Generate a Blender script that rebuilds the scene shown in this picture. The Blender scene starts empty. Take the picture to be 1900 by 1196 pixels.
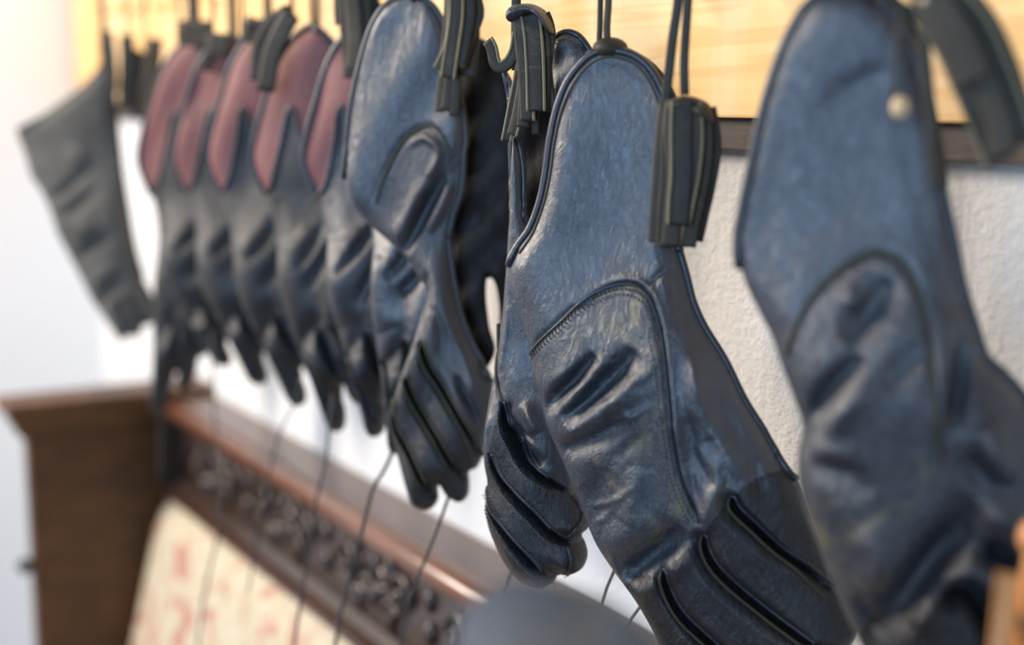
import bpy, bmesh, math, random
import numpy as np
from mathutils import Vector, Matrix
random.seed(7)
# ------------------------------------------------------------ camera, light
CAM_H = 1.45; CAM_D = 0.54; FPX = 2640.0
TH = math.radians(30.4); PI_ = math.radians(9.1)
CP = np.array([0.0, -CAM_D, CAM_H])
FH = np.array([-math.cos(TH), math.sin(TH), 0.0]); RT = np.array([math.sin(TH), math.cos(TH), 0.0])
FW = FH*math.cos(PI_) + np.array([0, 0, -math.sin(PI_)]); UP = np.cross(RT, FW)
S = bpy.context.scene
cam = bpy.data.cameras.new('camera'); co = bpy.data.objects.new('camera', cam); S.collection.objects.link(co)
cam.sensor_width = 36; cam.lens = FPX/1900*36; cam.clip_start = 0.02
co.matrix_world = Matrix(((RT[0], UP[0], -FW[0], CP[0]), (RT[1], UP[1], -FW[1], CP[1]), (RT[2], UP[2], -FW[2], CP[2]), (0, 0, 0, 1)))
cam.dof.use_dof = True; cam.dof.focus_distance = 0.775; cam.dof.aperture_fstop = 2.8; cam.dof.aperture_blades = 0
S.camera = co
S.view_settings.view_transform = 'Standard'; S.view_settings.look = 'None'; S.view_settings.gamma = 1
S.view_settings.use_curve_mapping = False; S.view_settings.exposure = -0.30
W = bpy.data.worlds.new('room_light'); S.world = W; W.use_nodes = True
W.node_tree.nodes['Background'].inputs[0].default_value = (1.0, 0.96, 0.91, 1)
W.node_tree.nodes['Background'].inputs[1].default_value = 0.22

def area(name, loc, target, sx, sy, power, col):
    l = bpy.data.lights.new(name, 'AREA'); l.shape = 'RECTANGLE'; l.size = sx; l.size_y = sy; l.energy = power; l.color = col
    o = bpy.data.objects.new(name, l); S.collection.objects.link(o); o.location = loc
    o.rotation_euler = (Vector(target)-Vector(loc)).to_track_quat('-Z', 'Y').to_euler(); return o
# tall daylight window across the room (cool) and a lighter one to the left, near the far wall
area('window_light', (1.1, -3.0, 1.72), (-0.7, 0, 1.3), 1.9, 2.0, 112, (0.42, 0.66, 1.0))
area('window_light_left', (-1.85, -1.45, 2.15), (-0.7, 0, 1.3), 0.45, 0.7, 66, (1.0, 0.88, 0.76))

# ------------------------------------------------------------ helpers
def rays(u, v):
    u = np.asarray(u, float); v = np.asarray(v, float)
    return FW*FPX + RT*(u-950.0)[..., None] + UP*(598.0-v)[..., None]
class Plane:
    """a hanging plane: through one real point, with a real facing direction"""
    def __init__(s, P0, n):
        s.P0 = np.array(P0, float); n = np.array(n, float); s.n = n/np.linalg.norm(n)
    def at(s, u, v, h=0.0):
        d = rays(u, v); t = ((s.P0-CP)@s.n)/(d@s.n)
        P = CP + d*np.asarray(t)[..., None]
        return P + s.n*np.asarray(h, float)[..., None]
def wall_pt(u, v, y):
    d = rays(u, v); return CP + d*((y-CP[1])/d[1])
def hang(u, v, y, yaw=-50, pitch=0):
    a = math.radians(yaw); b = math.radians(pitch)
    return Plane(wall_pt(u, v, y), (math.cos(a)*math.cos(b), math.sin(a)*math.cos(b), math.sin(b)))

def link(name, me, mat=None, parent=None):
    o = bpy.data.objects.new(name, me); S.collection.objects.link(o)
    if mat is not None: me.materials.append(mat)
    if parent is not None:
        o.parent = parent; o.matrix_parent_inverse = parent.matrix_basis.inverted()
    return o
def thing(name, label, cat, loc, group=None):
    o = bpy.data.objects.new(name, None); S.collection.objects.link(o); o.location = Vector(loc); o.empty_display_size = .02
    o['label'] = label; o['category'] = cat
    if group: o['group'] = group
    return o
def tag(o, label, cat, group=None):
    o['label'] = label; o['category'] = cat
    if group: o['group'] = group
    return o
def mesh(name, V, Fc, mat, parent=None, smooth=True, normals=None):
    me = bpy.data.meshes.new(name); me.from_pydata([tuple(map(float, p)) for p in V], [], [tuple(map(int, q)) for q in Fc])
    if smooth: me.polygons.foreach_set('use_smooth', [True]*len(me.polygons))
    me.update()
    if normals is not None: me.normals_split_custom_set_from_vertices([tuple(map(float, q)) for q in normals])
    return link(name, me, mat, parent)
class MB:
    def __init__(s): s.V = []; s.F = []
    def add(s, V, Fc):
        b = len(s.V); s.V += [tuple(map(float, p)) for p in V]; s.F += [tuple(i+b for i in q) for q in Fc]; return s
    def box(s, c, d, rot=None):
        V = [Vector((x*d[0]/2, y*d[1]/2, z*d[2]/2)) for x in (-1, 1) for y in (-1, 1) for z in (-1, 1)]
        if rot is not None: V = [rot@q for q in V]
        V = [q+Vector(c) for q in V]
        return s.add(V, [(0, 1, 3, 2), (4, 6, 7, 5), (0, 4, 5, 1), (2, 3, 7, 6), (0, 2, 6, 4), (1, 5, 7, 3)])
    def tube(s, P, r, n=8, closed=False, flat=None, ref=None):
        """tube along P; r number or list; flat=(w,t) and ref gives a flat strap instead"""
        P = np.array(P, float); m = len(P)
        T = np.gradient(P, axis=0); T /= np.linalg.norm(T, axis=1)[:, None]+1e-12
        r = np.full(m, r) if np.isscalar(r) else np.array(r, float)
        up = np.array(ref if ref is not None else (0.3, -0.9, 0.2), float)
        V = []
        for i in range(m):
            a = up - T[i]*(up@T[i]); a /= np.linalg.norm(a)+1e-12; b = np.cross(T[i], a)
            if ref is None: up = a
            for k in range(n):
                an = 2*math.pi*(k+.5)/n
                if flat is None: V.append(P[i]+(a*math.cos(an)+b*math.sin(an))*r[i])
                else:
                    ca, sa = math.cos(an), math.sin(an)
                    e = 0.45
                    V.append(P[i]+a*flat[1]*r[i]*math.copysign(abs(ca)**e, ca)+b*flat[0]*r[i]*math.copysign(abs(sa)**e, sa))
        Fc = [(i*n+k, i*n+(k+1) % n, (i+1)*n+(k+1) % n, (i+1)*n+k) for i in range(m-1) for k in range(n)]
        Fc += [tuple(range(n-1, -1, -1)), tuple((m-1)*n+k for k in range(n))]
        return s.add(V, Fc)
    def ball(s, c, r, n=10, sc=(1, 1, 1), rot=None):
        V = []; Fc = []
        for i in range(n+1):
            a = math.pi*i/n
            for k in range(n*2):
                b = math.pi*k/n
                q = Vector((r*sc[0]*math.sin(a)*math.cos(b), r*sc[1]*math.sin(a)*math.sin(b), r*sc[2]*math.cos(a)))
                if rot is not None: q = rot@q
                V.append(q+Vector(c))
        for i in range(n):
            for k in range(n*2): Fc.append((i*2*n+k, (i+1)*2*n+k, (i+1)*2*n+(k+1) % (2*n), i*2*n+(k+1) % (2*n)))
        return s.add(V, Fc)
    def prism(s, prof, x0, x1):
        """profile of (y,z) run along x"""
        n = len(prof); V = [(x0, y, z) for y, z in prof]+[(x1, y, z) for y, z in prof]
        return s.add(V, [(k, (k+1) % n, n+(k+1) % n, n+k) for k in range(n)]+[tuple(range(n-1, -1, -1)), tuple(range(n, 2*n))])
    def build(s, name, mat, parent=None, smooth=False, bevel=0, kind=None):
        o = mesh(name, s.V, s.F, mat, parent, smooth)
        bm = bmesh.new(); bm.from_mesh(o.data); bmesh.ops.recalc_face_normals(bm, faces=bm.faces)
        if bevel: bmesh.ops.bevel(bm, geom=bm.edges[:], offset=bevel, segments=2, affect='EDGES', profile=.6)
        bm.to_mesh(o.data); bm.free()
        if kind: o['kind'] = kind
        return o
def spline(pts, step=4.0, closed=False):
    P = np.array(pts, float); n = len(P); out = []
    rng = range(n) if closed else range(n-1)
    for i in rng:
        p0, p1, p2, p3 = (P[(i-1) % n], P[i], P[(i+1) % n], P[(i+2) % n]) if closed else (P[max(i-1, 0)], P[i], P[i+1], P[min(i+2, n-1)])
        m = max(2, int(np.linalg.norm((p2-p1)[:2])/step))
        for k in range(m):
            t = k/m
            out.append(.5*((2*p1)+(-p0+p2)*t+(2*p0-5*p1+4*p2-p3)*t*t+(-p0+3*p1-3*p2+p3)*t**3))
    if not closed: out.append(P[-1])
    return np.array(out)
def segdist(U, V, poly, closed=False, param=False):
    P = np.array(poly, float); Q = np.roll(P, -1, axis=0) if closed else P[1:]
    if not closed: P = P[:-1]
    best = np.full(U.shape, 1e9); nx = np.zeros(U.shape); ny = np.zeros(U.shape); tp_ = np.zeros(U.shape); m_ = len(P)
    for i_, (a, b) in enumerate(zip(P, Q)):
        d = b-a; L = d@d+1e-9
        t = np.clip(((U-a[0])*d[0]+(V-a[1])*d[1])/L, 0, 1)
        cx = a[0]+t*d[0]; cy = a[1]+t*d[1]; q = np.hypot(U-cx, V-cy)
        m = q < best; best = np.where(m, q, best); nx = np.where(m, cx, nx); ny = np.where(m, cy, ny); tp_ = np.where(m, (i_+t)/m_, tp_)
    return (best, nx, ny, tp_) if param else (best, nx, ny)
def inside(U, V, poly):
    P = np.array(poly, float); Q = np.roll(P, -1, axis=0); c = np.zeros(U.shape, bool)
    for a, b in zip(P, Q):
        if a[1] == b[1]: continue
        m = (a[1] > V) != (b[1] > V); x = (b[0]-a[0])*(V-a[1])/(b[1]-a[1])+a[0]
        c ^= m & (U < x)
    return c
def prof(t): t = np.clip(t, 0, 1); return np.sqrt(np.maximum(0, 1-(1-t)**2))
def sm(t): t = np.clip(t, 0, 1); return t*t*(3-2*t)

class Leather:
    """one leather glove body: closed puffed skin over an outline, with finger valleys, folds and seams"""
    def __init__(s, plane, outline, thick, rad, vsplit, thin=.0045, thinrad=None, grooves=(), feats=(), rg=24, back=.6, seed=1, und=.0012, bow=None, close=True):
        s.pl = plane; s.out = spline(outline, 6, True); s.T = thick; s.r = rad; s.vs = vsplit; s.thin = thin
        s.tr = thinrad or rad*.5; s.g = [spline(g, 8) for g in grooves]; s.f = [(spline(f[0], 8), f[1], f[2]) for f in feats]
        s.rg = rg; s.back = back; s.und = und; s.bow = bow
        rs = np.random.RandomState(seed); s.ph = rs.rand(6, 4)
        s.w = max(40, (s.out[:, 0].max()-s.out[:, 0].min()))
    def height(s, U, V):
        d, _, _ = segdist(U, V, s.out, True); ins = inside(U, V, s.out); d = np.where(ins, d, 0)
        k = sm((V-s.vs[0])/(s.vs[1]-s.vs[0]))
        h = (s.thin*prof(d/s.tr))*(1-k) + (s.T*prof(d/s.r))*k
        base = h.copy()
        for g in s.g:
            q, _, _ = segdist(U, V, g)
            lim = s.T*.12 + (s.T*.95)*prof(q/s.rg)
            h = np.minimum(h, lim)
        edge = sm(d/(s.r*.35))
        for poly, w, a in s.f:
            q, _, _, tt_ = segdist(U, V, poly, False, True); h = h + a*np.exp(-(q/w)**2)*edge*(.12+.88*np.sin(math.pi*np.clip(tt_, 0, 1))**.8 if len(poly) < 60 or w > 8.5 else 1)
        for a in s.ph:
            fx = (a[0]-.5)*26/s.w; fy = (a[1]-.5)*18/s.w
            h = h + s.und*.5*np.sin(U*fx+V*fy+a[2]*6.28)*edge
        if s.bow: h = h + s.bow(U, V)
        return h, base, d
    def pt(s, u, v, lift=0.0):
        u = np.atleast_1d(np.asarray(u, float)); v = np.atleast_1d(np.asarray(v, float))
        h, _, _ = s.height(u, v); return s.pl.at(u, v, h+lift)
    def line(s, pts, lift=0.0, step=6):
        P = spline(pts, step); return s.pt(P[:, 0], P[:, 1], lift)
    def build(s, parent, regions, default, step=4):
        """regions: list of (name, polygon, material); default (name, material)"""
        lo = s.out.min(0)-2*step; hi = s.out.max(0)+2*step
        us = np.arange(lo[0], hi[0], step); vs = np.arange(lo[1], hi[1], step)
        U, V = np.meshgrid(us, vs); d, nx, ny = segdist(U, V, s.out, True); ins = inside(U, V, s.out)
        A = ins[:-1, :-1] | ins[1:, :-1] | ins[:-1, 1:] | ins[1:, 1:]
        used = np.zeros(U.shape, bool)
        used[:-1, :-1] |= A; used[1:, :-1] |= A; used[:-1, 1:] |= A; used[1:, 1:] |= A
        snap = used & (~ins)
        Us = np.where(snap, nx, U); Vs = np.where(snap, ny, V)
        idx = -np.ones(U.shape, int); idx[used] = np.arange(used.sum())
        uu = Us[used]; vv = Vs[used]; sn = snap[used]
        h, base, dd = s.height(uu, vv)
        bow = s.bow(uu, vv) if s.bow else 0.0
        h = np.where(sn, bow+0*uu, h); n = len(uu)
        front = s.pl.at(uu, vv, h)
        hb = bow-base*s.back; hb = np.where(sn, h, np.minimum(hb, h-.0008))
        backp = s.pl.at(uu, vv, hb)
        P = np.vstack([front, backp])
        ii, jj = np.nonzero(A)
        a = idx[ii, jj]; b = idx[ii, jj+1]; c = idx[ii+1, jj+1]; e = idx[ii+1, jj]
        fq = np.stack([a, e, c, b], 1)
        bmap = np.arange(n)+n; bmap[sn] = np.nonzero(sn)[0]
        bq = np.stack([bmap[a], bmap[b], bmap[c], bmap[e]], 1)
        Fq = np.vstack([fq, bq])
        # outward orientation check
        N = np.cross(P[Fq[:, 2]]-P[Fq[:, 0]], P[Fq[:, 3]]-P[Fq[:, 1]])
        if (N[:len(fq)]@s.pl.n).sum() < 0: Fq = Fq[:, ::-1]; N = -N
        VN = np.zeros_like(P)
        for k in range(4): np.add.at(VN, Fq[:, k], N)
        VN /= np.linalg.norm(VN, axis=1)[:, None]+1e-15
        cu = (uu[a]+uu[b]+uu[c]+uu[e])/4; cv = (vv[a]+vv[b]+vv[c]+vv[e])/4
        lab = np.zeros(len(a), int)
        for k, (nm, poly, mt) in enumerate(regions):
            m = inside(cu, cv, spline(poly, 8, True) if len(poly) > 4 else poly); lab[m & (lab == 0)] = k+1
        lab2 = np.concatenate([lab, lab])
        objs = []
        for k, (nm, mt) in enumerate([default]+[(r[0], r[2]) for r in regions]):
            Fk = Fq[lab2 == k]
            if not len(Fk): continue
            vid, inv = np.unique(Fk, return_inverse=True); Fk = inv.reshape(-1, 4)
            fl = []
            for q in Fk:
                z = [];
                for w_ in q:
                    if w_ not in z: z.append(int(w_))
                if len(z) >= 3: fl.append(z)
            objs.append(mesh(nm, P[vid], fl, mt, parent, True, VN[vid]))
        return objs
    def stitches(s, parent, pts, mat, off=0.0, gap=9, r=.00045, lift=.0004, name='stitching'):
        P = spline(pts, 2.0); L = np.concatenate([[0], np.cumsum(np.hypot(*np.diff(P, axis=0).T))]); m = MB(); t = gap*.5
        while t+gap*.6 < L[-1]:
            q = [np.interp(t+k, L, P[:, 0]) for k in (0, gap*.3, gap*.6)], [np.interp(t+k, L, P[:, 1]) for k in (0, gap*.3, gap*.6)]
            X = s.pt(q[0], q[1], lift); X[1] += s.pl.n*.0003
            m.tube(X, [r*.5, r, r*.5], 5); t += gap
        return m.build(name, mat, parent, True)
    def cordline(s, parent, pts, r, mat, name='piping', lift=.0, n=8, step=6):
        P = s.line(pts, lift, step); return MB().tube(P, r, n).build(name, mat, parent, True)

# ------------------------------------------------------------ materials
def mat(name):
    m = bpy.data.materials.new(name); m.use_nodes = True; nt = m.node_tree
    b = nt.nodes['Principled BSDF']; return m, nt, b
def nd(nt, t, **kw):
    n = nt.nodes.new(t)
    for k, v in kw.items():
        if k in n.inputs.keys(): n.inputs[k].default_value = v
        else: setattr(n, k, v)
    return n
def ramp(nt, fac, stops):
    r = nt.nodes.new('ShaderNodeValToRGB'); e = r.color_ramp.elements
    while len(e) < len(stops): e.new(.5)
    for q, (p, c) in zip(e, stops): q.position = p; q.color = (*c, 1)
    nt.links.new(fac, r.inputs[0]); return r.outputs[0]
def noise(nt, scale, detail=4, rough=.55, dist=0, vec=None, sc=None):
    n = nd(nt, 'ShaderNodeTexNoise', Scale=scale, Detail=detail, Roughness=rough, Distortion=dist)
    g = nt.nodes.new('ShaderNodeNewGeometry'); src = g.outputs['Position']
    if sc is not None:
        mp = nt.nodes.new('ShaderNodeMapping'); mp.inputs['Scale'].default_value = sc; nt.links.new(src, mp.inputs[0]); src = mp.outputs[0]
    nt.links.new(src, n.inputs['Vector']); return n.outputs['Fac']
def bump(nt, b, h, dist, strength=1.0, prev=None):
    n = nd(nt, 'ShaderNodeBump', Strength=strength, Distance=dist); nt.links.new(h, n.inputs['Height'])
    if prev is not None: nt.links.new(prev, n.inputs['Normal'])
    nt.links.new(n.outputs[0], b.inputs['Normal']); return n.outputs[0]
def leather(name, c1, c2, wear, rough=(.36, .6), spec=.5, bs=1.0, crease=True, wearamt=.62, coat=.0):
    m, nt, b = mat(name)
    big = noise(nt, 9, 5, .6, .4); med = noise(nt, 60, 6, .62, .3)
    base = ramp(nt, big, [(.35, c1), (.65, c2)])
    wf = noise(nt, 22, 8, .7, 1.2); wr = ramp(nt, wf, [(wearamt, (0, 0, 0)), (wearamt+.12, (1, 1, 1))])
    mx = nd(nt, 'ShaderNodeMix', data_type='RGBA'); nt.links.new(wr, mx.inputs[0]); nt.links.new(base, mx.inputs[6]); mx.inputs[7].default_value = (*wear, 1)
    nt.links.new(mx.outputs[2], b.inputs['Base Color'])
    rr = nd(nt, 'ShaderNodeMapRange'); nt.links.new(med, rr.inputs[0]); rr.inputs[1].default_value = .3; rr.inputs[2].default_value = .7
    rr.inputs[3].default_value = rough[0]; rr.inputs[4].default_value = rough[1]; nt.links.new(rr.outputs[0], b.inputs['Roughness'])
    b.inputs['Specular IOR Level'].default_value = spec; b.inputs['Coat Weight'].default_value = coat; b.inputs['Coat Roughness'].default_value = .35
    p = bump(nt, b, noise(nt, 900, 4, .6), .0002*bs, .6)
    v = nd(nt, 'ShaderNodeTexVoronoi', Scale=420.0); v.feature = 'DISTANCE_TO_EDGE'
    g = nt.nodes.new('ShaderNodeNewGeometry'); nt.links.new(g.outputs['Position'], v.inputs['Vector'])
    cl = nd(nt, 'ShaderNodeMapRange'); nt.links.new(v.outputs['Distance'], cl.inputs[0]); cl.inputs[1].default_value = 0; cl.inputs[2].default_value = .12
    p = bump(nt, b, cl.outputs[0], .0002*bs, .16, p)
    p = bump(nt, b, noise(nt, 1.0, 6, .68, 2.2, sc=(260, 260, 120)), .0008*bs, .5, p)
    if crease:
        p = bump(nt, b, noise(nt, 1.0, 5, .6, 1.5, sc=(120, 120, 55)), .0016*bs, .6, p)
    return m
M = {}
M['leather'] = leather('black_leather', (.020, .025, .036), (.032, .038, .052), (.066, .066, .060), (.29, .46), 1.0, coat=.12)
M['leather_soft'] = leather('soft_black_leather', (.018, .020, .026), (.030, .032, .040), (.065, .062, .052), (.33, .52), .85)
M['leather_finger_shaded'] = leather('shaded_finger_leather', (.008, .008, .010), (.016, .016, .018), (.055, .049, .038), (.28, .46), .6, 1.5, wearamt=.64)  # darkened base: shade on the low-hanging fingers is put into the colour
M['leather_worn'] = leather('worn_leather', (.020, .025, .036), (.032, .038, .050), (.125, .108, .052), (.28, .46), 1.0, 1.6, wearamt=.55, coat=.12)
M['far'] = leather('matt_black_leather', (.022, .022, .024), (.038, .037, .037), (.065, .062, .052), (.46, .62), .5, .8)
M['red'] = leather('oxblood_leather', (.180, .066, .062), (.24, .092, .088), (.28, .13, .12), (.45, .65), .35, .6)
M['grey'] = leather('grey_leather', (.078, .074, .068), (.12, .114, .103), (.15, .14, .12), (.6, .8), .3)
M['piping'] = leather('piping_leather', (.016, .018, .024), (.026, .028, .036), (.04, .04, .045), (.28, .42), .6, .4, False)
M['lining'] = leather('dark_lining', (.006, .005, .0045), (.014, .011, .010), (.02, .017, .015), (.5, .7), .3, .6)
M['strap'] = leather('strap_leather', (.038, .031, .022), (.070, .058, .041), (.12, .105, .06), (.5, .68), .28, .6, False, .58)
M['strap_dark'] = leather('dark_strap_leather', (.018, .015, .011), (.040, .034, .024), (.09, .078, .05), (.46, .64), .3, .6, False, .6)
def plain(name, c, rough=.6, metal=0, spec=.5):
    m, nt, b = mat(name); b.inputs['Roughness'].default_value = rough; b.inputs['Metallic'].default_value = metal; b.inputs['Specular IOR Level'].default_value = spec
    k = noise(nt, 40, 5, .6)
    nt.links.new(ramp(nt, k, [(.3, tuple(x*.82 for x in c)), (.7, tuple(min(1, x*1.15) for x in c))]), b.inputs['Base Color'])
    bump(nt, b, noise(nt, 500, 3), .0002, .4); return m
M['edge'] = plain('cut_leather_edge', (.21, .18, .105), .75)
M['olive'] = plain('olive_worn_edge', (.055, .048, .026), .7)
M['thread'] = plain('dull_thread', (.075, .072, .062), .7)
M['cord'] = plain('waxed_cord', (.16, .145, .115), .7)
M['dark_cord'] = plain('dark_cord', (.045, .042, .04), .6)
M['brass'] = plain('brass', (.85, .66, .38), .12, 1.0)
M['bead'] = plain('pale_wooden_bead', (.72, .50, .27), .45)
# wall plaster
m, nt, b = mat('white_plaster'); nt.links.new(ramp(nt, noise(nt, 6, 6, .6), [(.3, (.74, .735, .72)), (.7, (.82, .815, .80))]), b.inputs['Base Color'])
b.inputs['Roughness'].default_value = .85; p = bump(nt, b, noise(nt, 170, 6, .62), .0035, .75); bump(nt, b, noise(nt, 520, 4, .6), .001, .5, p); M['plaster'] = m
m, nt, b = mat('smooth_white_wall'); nt.links.new(ramp(nt, noise(nt, 3, 3), [(.3, (.93, .915, .89)), (.7, (.95, .935, .91))]), b.inputs['Base Color']); b.inputs['Roughness'].default_value = .8; M['wall2'] = m
# pine
m, nt, b = mat('varnished_pine')
g = nt.nodes.new('ShaderNodeNewGeometry'); mp = nt.nodes.new('ShaderNodeMapping'); mp.inputs['Scale'].default_value = (1.6, 10, 30); nt.links.new(g.outputs['Position'], mp.inputs[0])
n1 = nd(nt, 'ShaderNodeTexNoise', Scale=1.6, Detail=2.0, Roughness=.5, Distortion=.3); nt.links.new(mp.outputs[0], n1.inputs[0])
w = nd(nt, 'ShaderNodeMath', operation='MULTIPLY'); nt.links.new(n1.outputs['Fac'], w.inputs[0]); w.inputs[1].default_value = 44
sn = nd(nt, 'ShaderNodeMath', operation='SINE'); nt.links.new(w.outputs[0], sn.inputs[0])
mr = nd(nt, 'ShaderNodeMapRange'); nt.links.new(sn.outputs[0], mr.inputs[0]); mr.inputs[1].default_value = -1
c = ramp(nt, mr.outputs[0], [(0, (.86, .60, .30)), (.6, (.86, .59, .28)), (1.0, (.80, .50, .20))])
k2 = ramp(nt, noise(nt, 1, 3, .5, .5, sc=(18, 5, 3.5)), [(.42, (1, 1, 1)), (.60, (.98, .84, .52))])
mx = nd(nt, 'ShaderNodeMix', data_type='RGBA', blend_type='MULTIPLY'); mx.inputs[0].default_value = .8; nt.links.new(c, mx.inputs[6]); nt.links.new(k2, mx.inputs[7])
nt.links.new(mx.outputs[2], b.inputs['Base Color']); b.inputs['Roughness'].default_value = .42; b.inputs['Coat Weight'].default_value = .3; b.inputs['Coat Roughness'].default_value = .25; M['pine'] = m
def wood(name, c1, c2, rough=.35, coat=.4, sc=(3, 30, 3), bs=.0004):
    m, nt, b = mat(name); k = noise(nt, 3, 6, .62, .8, sc=sc)
    nt.links.new(ramp(nt, k, [(.3, c1), (.7, c2)]), b.inputs['Base Color']); b.inputs['Roughness'].default_value = rough
    b.inputs['Coat Weight'].default_value = coat; b.inputs['Coat Roughness'].default_value = .3
    bump(nt, b, noise(nt, 10, 5, .6, sc=(6, 30, 30)), bs, .5); return m
M['strip'] = wood('dark_strip_wood', (.028, .017, .011), (.055, .034, .022), .55, .0)
M['walnut'] = wood('polished_walnut', (.045, .020, .012), (.105, .045, .024), .34, .5, (2, 20, 20))
M['walnut_red'] = wood('red_brown_bead', (.13, .050, .026), (.22, .085, .045), .30, .6, (2, 20, 20))
M['panel'] = wood('warm_brown_panel', (.042, .014, .003), (.120, .044, .008), .5, .1, (4, 5, 14))
M['carve'] = wood('carved_dark_wood', (.024, .014, .010), (.060, .034, .024), .30, .5, (30, 30, 30))
M['orange_wood'] = wood('orange_wood', (.62, .24, .06), (.78, .33, .09), .4, .3, (20, 20, 3))
M['floor'] = wood('floor_boards', (.07, .042, .026), (.12, .07, .042), .5, .1)
# upholstery
m, nt, b = mat('faded_floral_fabric')
f1 = ramp(nt, noise(nt, 14, 5, .6, 1.2), [(.35, (.50, .42, .28)), (.5, (.60, .53, .40)), (.65, (.50, .43, .27))])
rm = ramp(nt, noise(nt, 19, 3, .55, 1.6, sc=(1, 1, 1.2)), [(.53, (0, 0, 0)), (.63, (1, 1, 1))])
mx = nd(nt, 'ShaderNodeMix', data_type='RGBA'); nt.links.new(rm, mx.inputs[0]); nt.links.new(f1, mx.inputs[6]); mx.inputs[7].default_value = (.46, .20, .15, 1)
gm = ramp(nt, noise(nt, 25, 3, .5, 2.0, sc=(1.3, 1, .8)), [(.60, (0, 0, 0)), (.70, (.7, .7, .7))])
mx2 = nd(nt, 'ShaderNodeMix', data_type='RGBA'); nt.links.new(gm, mx2.inputs[0]); nt.links.new(mx.outputs[2], mx2.inputs[6]); mx2.inputs[7].default_value = (.42, .38, .24, 1)
nt.links.new(mx2.outputs[2], b.inputs['Base Color']); b.inputs['Roughness'].default_value = .85; bump(nt, b, noise(nt, 900, 3), .0006, .6); M['fabric'] = m
M['chair'] = leather('sheen_tinted_chair_leather', (.040, .066, .105), (.055, .085, .130), (.07, .09, .12), (.22, .3), .8, .3, False)  # blue window sheen is tinted into the base colour
M['iron'] = plain('dark_iron', (.03, .03, .03), .5, .6)

# ------------------------------------------------------------ setting
def struct(o): o['kind'] = 'structure'; return o
struct(MB().box((-.3, .05, 1.25), (3.9, .1, 2.5)).build('wall_back', M['plaster']))
struct(MB().box((-2.20, -1.4, 1.25), (.1, 3.0, 2.5)).build('wall_left', M['wall2']))
struct(MB().box((-.3, -1.4, -.05), (3.9, 3.0, .1)).build('floor', M['floor']))
tb = thing('peg_board', 'long varnished pine board with hooks fixed across the white wall above the gloves', 'board', (-.9, -.001, 1.437))
MB().box((-.89, -.012, 1.537), (2.50, .022, .20)).build('board', M['pine'], tb, bevel=.0012)
ds = MB().box((-.89, -.008, 1.428), (2.50, .014, .019)).build('batten', M['strip'], tb, bevel=.0008)
ds['label'] = 'dark brown batten under the pale board'
def hook(x, z, par, y=-.066, mt=None):
    """screw-in peg reaching out to where its loop hangs"""
    m = MB(); P = [(x, -.020, z)]+[(x, -.022+(y+.022)*t, z-.002*t) for t in (.3, .6, 1)]+[(x, y-.007*math.sin(a), z-.002+.007-.007*math.cos(a)) for a in np.linspace(.3, 2.0, 6)]
    m.tube(P, .0021, 8); m.ball((x, -.024, z), .006, 6, (1, .5, 1)); m.ball(P[-1], .0034, 6)
    return m.build('hook', mt or M['brass'], par, True)

# ------------------------------------------------------------ settle (bench) with carved rail
st = thing('carved_settle', 'old dark wooden settle with carved top rail and faded floral back, under the gloves', 'bench', (-1.0, -.2, 0))
XL, XR = -1.655, -.45
rp = [(-.002, 1.083), (-.002, 1.095), (-.046, 1.093), (-.048, 1.089), (-.044, 1.083)]
MB().prism(rp, XL, XR).build('top_board', M['walnut'], st)
pr = []
for a in np.linspace(math.pi*.62, -math.pi*.5, 9): pr.append((-.052-.0095*math.sin(a+1.2)*0-.0085*math.cos(a), 1.0805+.0095*math.sin(a)))
MB().prism([(-.03, 1.088)]+pr+[(-.03, 1.068)], XL+.01, XR).build('moulding', M['walnut_red'], st, True)['label'] = 'red-brown rounded moulding'
MB().box(((XL+XR)/2, -.026, 1.030), (XR-XL, .030, .095)).build('frieze_panel', M['carve'], st)
MB().prism([(-.03, 1.000), (-.050, .999), (-.058, .992), (-.058, .984), (-.03, .98)], XL+.02, XR).build('moulding', M['carve'], st)
MB().prism([(-.03, .990), (-.070, .990), (-.070, .982), (-.03, .978)], XL+.02, XR).build('trim_strip', M['walnut'], st)
def scroll(x, z, flip):
    m = MB(); P = []
    for t in np.linspace(0, 1, 26):
        a = t*4.1*math.pi*.75; r = .019*(1-t)+.003
        P.append((x+flip*r*math.cos(a), -.044-.004*t, z+r*math.sin(a)*1.0))
    m.tube(P, [.0035*(1-.3*k/25) for k in range(26)], 7); m.ball(P[-1], .0055, 6)
    return m
for i in range(11):
    x = XL+.10+i*.105
    m = scroll(x, 1.034, 1 if i % 2 else -1)
    for k in range(5):
        a = -1.1+k*.55+ (math.pi if i % 2 else 0); cx = x+.036*math.cos(a); cz = 1.032+.026*math.sin(a)
        m.ball((cx, -.043, cz), .012, 6, (1.0, .42, .36), Matrix.Rotation(-a, 3, 'Y'))
    m.ball((x+.0525, -.043, 1.047), .008, 6, (.8, .6, 1.2)); m.ball((x+.0525, -.043, 1.020), .009, 6, (.8, .6, 1.2))
    m.build('carving', M['carve'], st, True)
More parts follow.
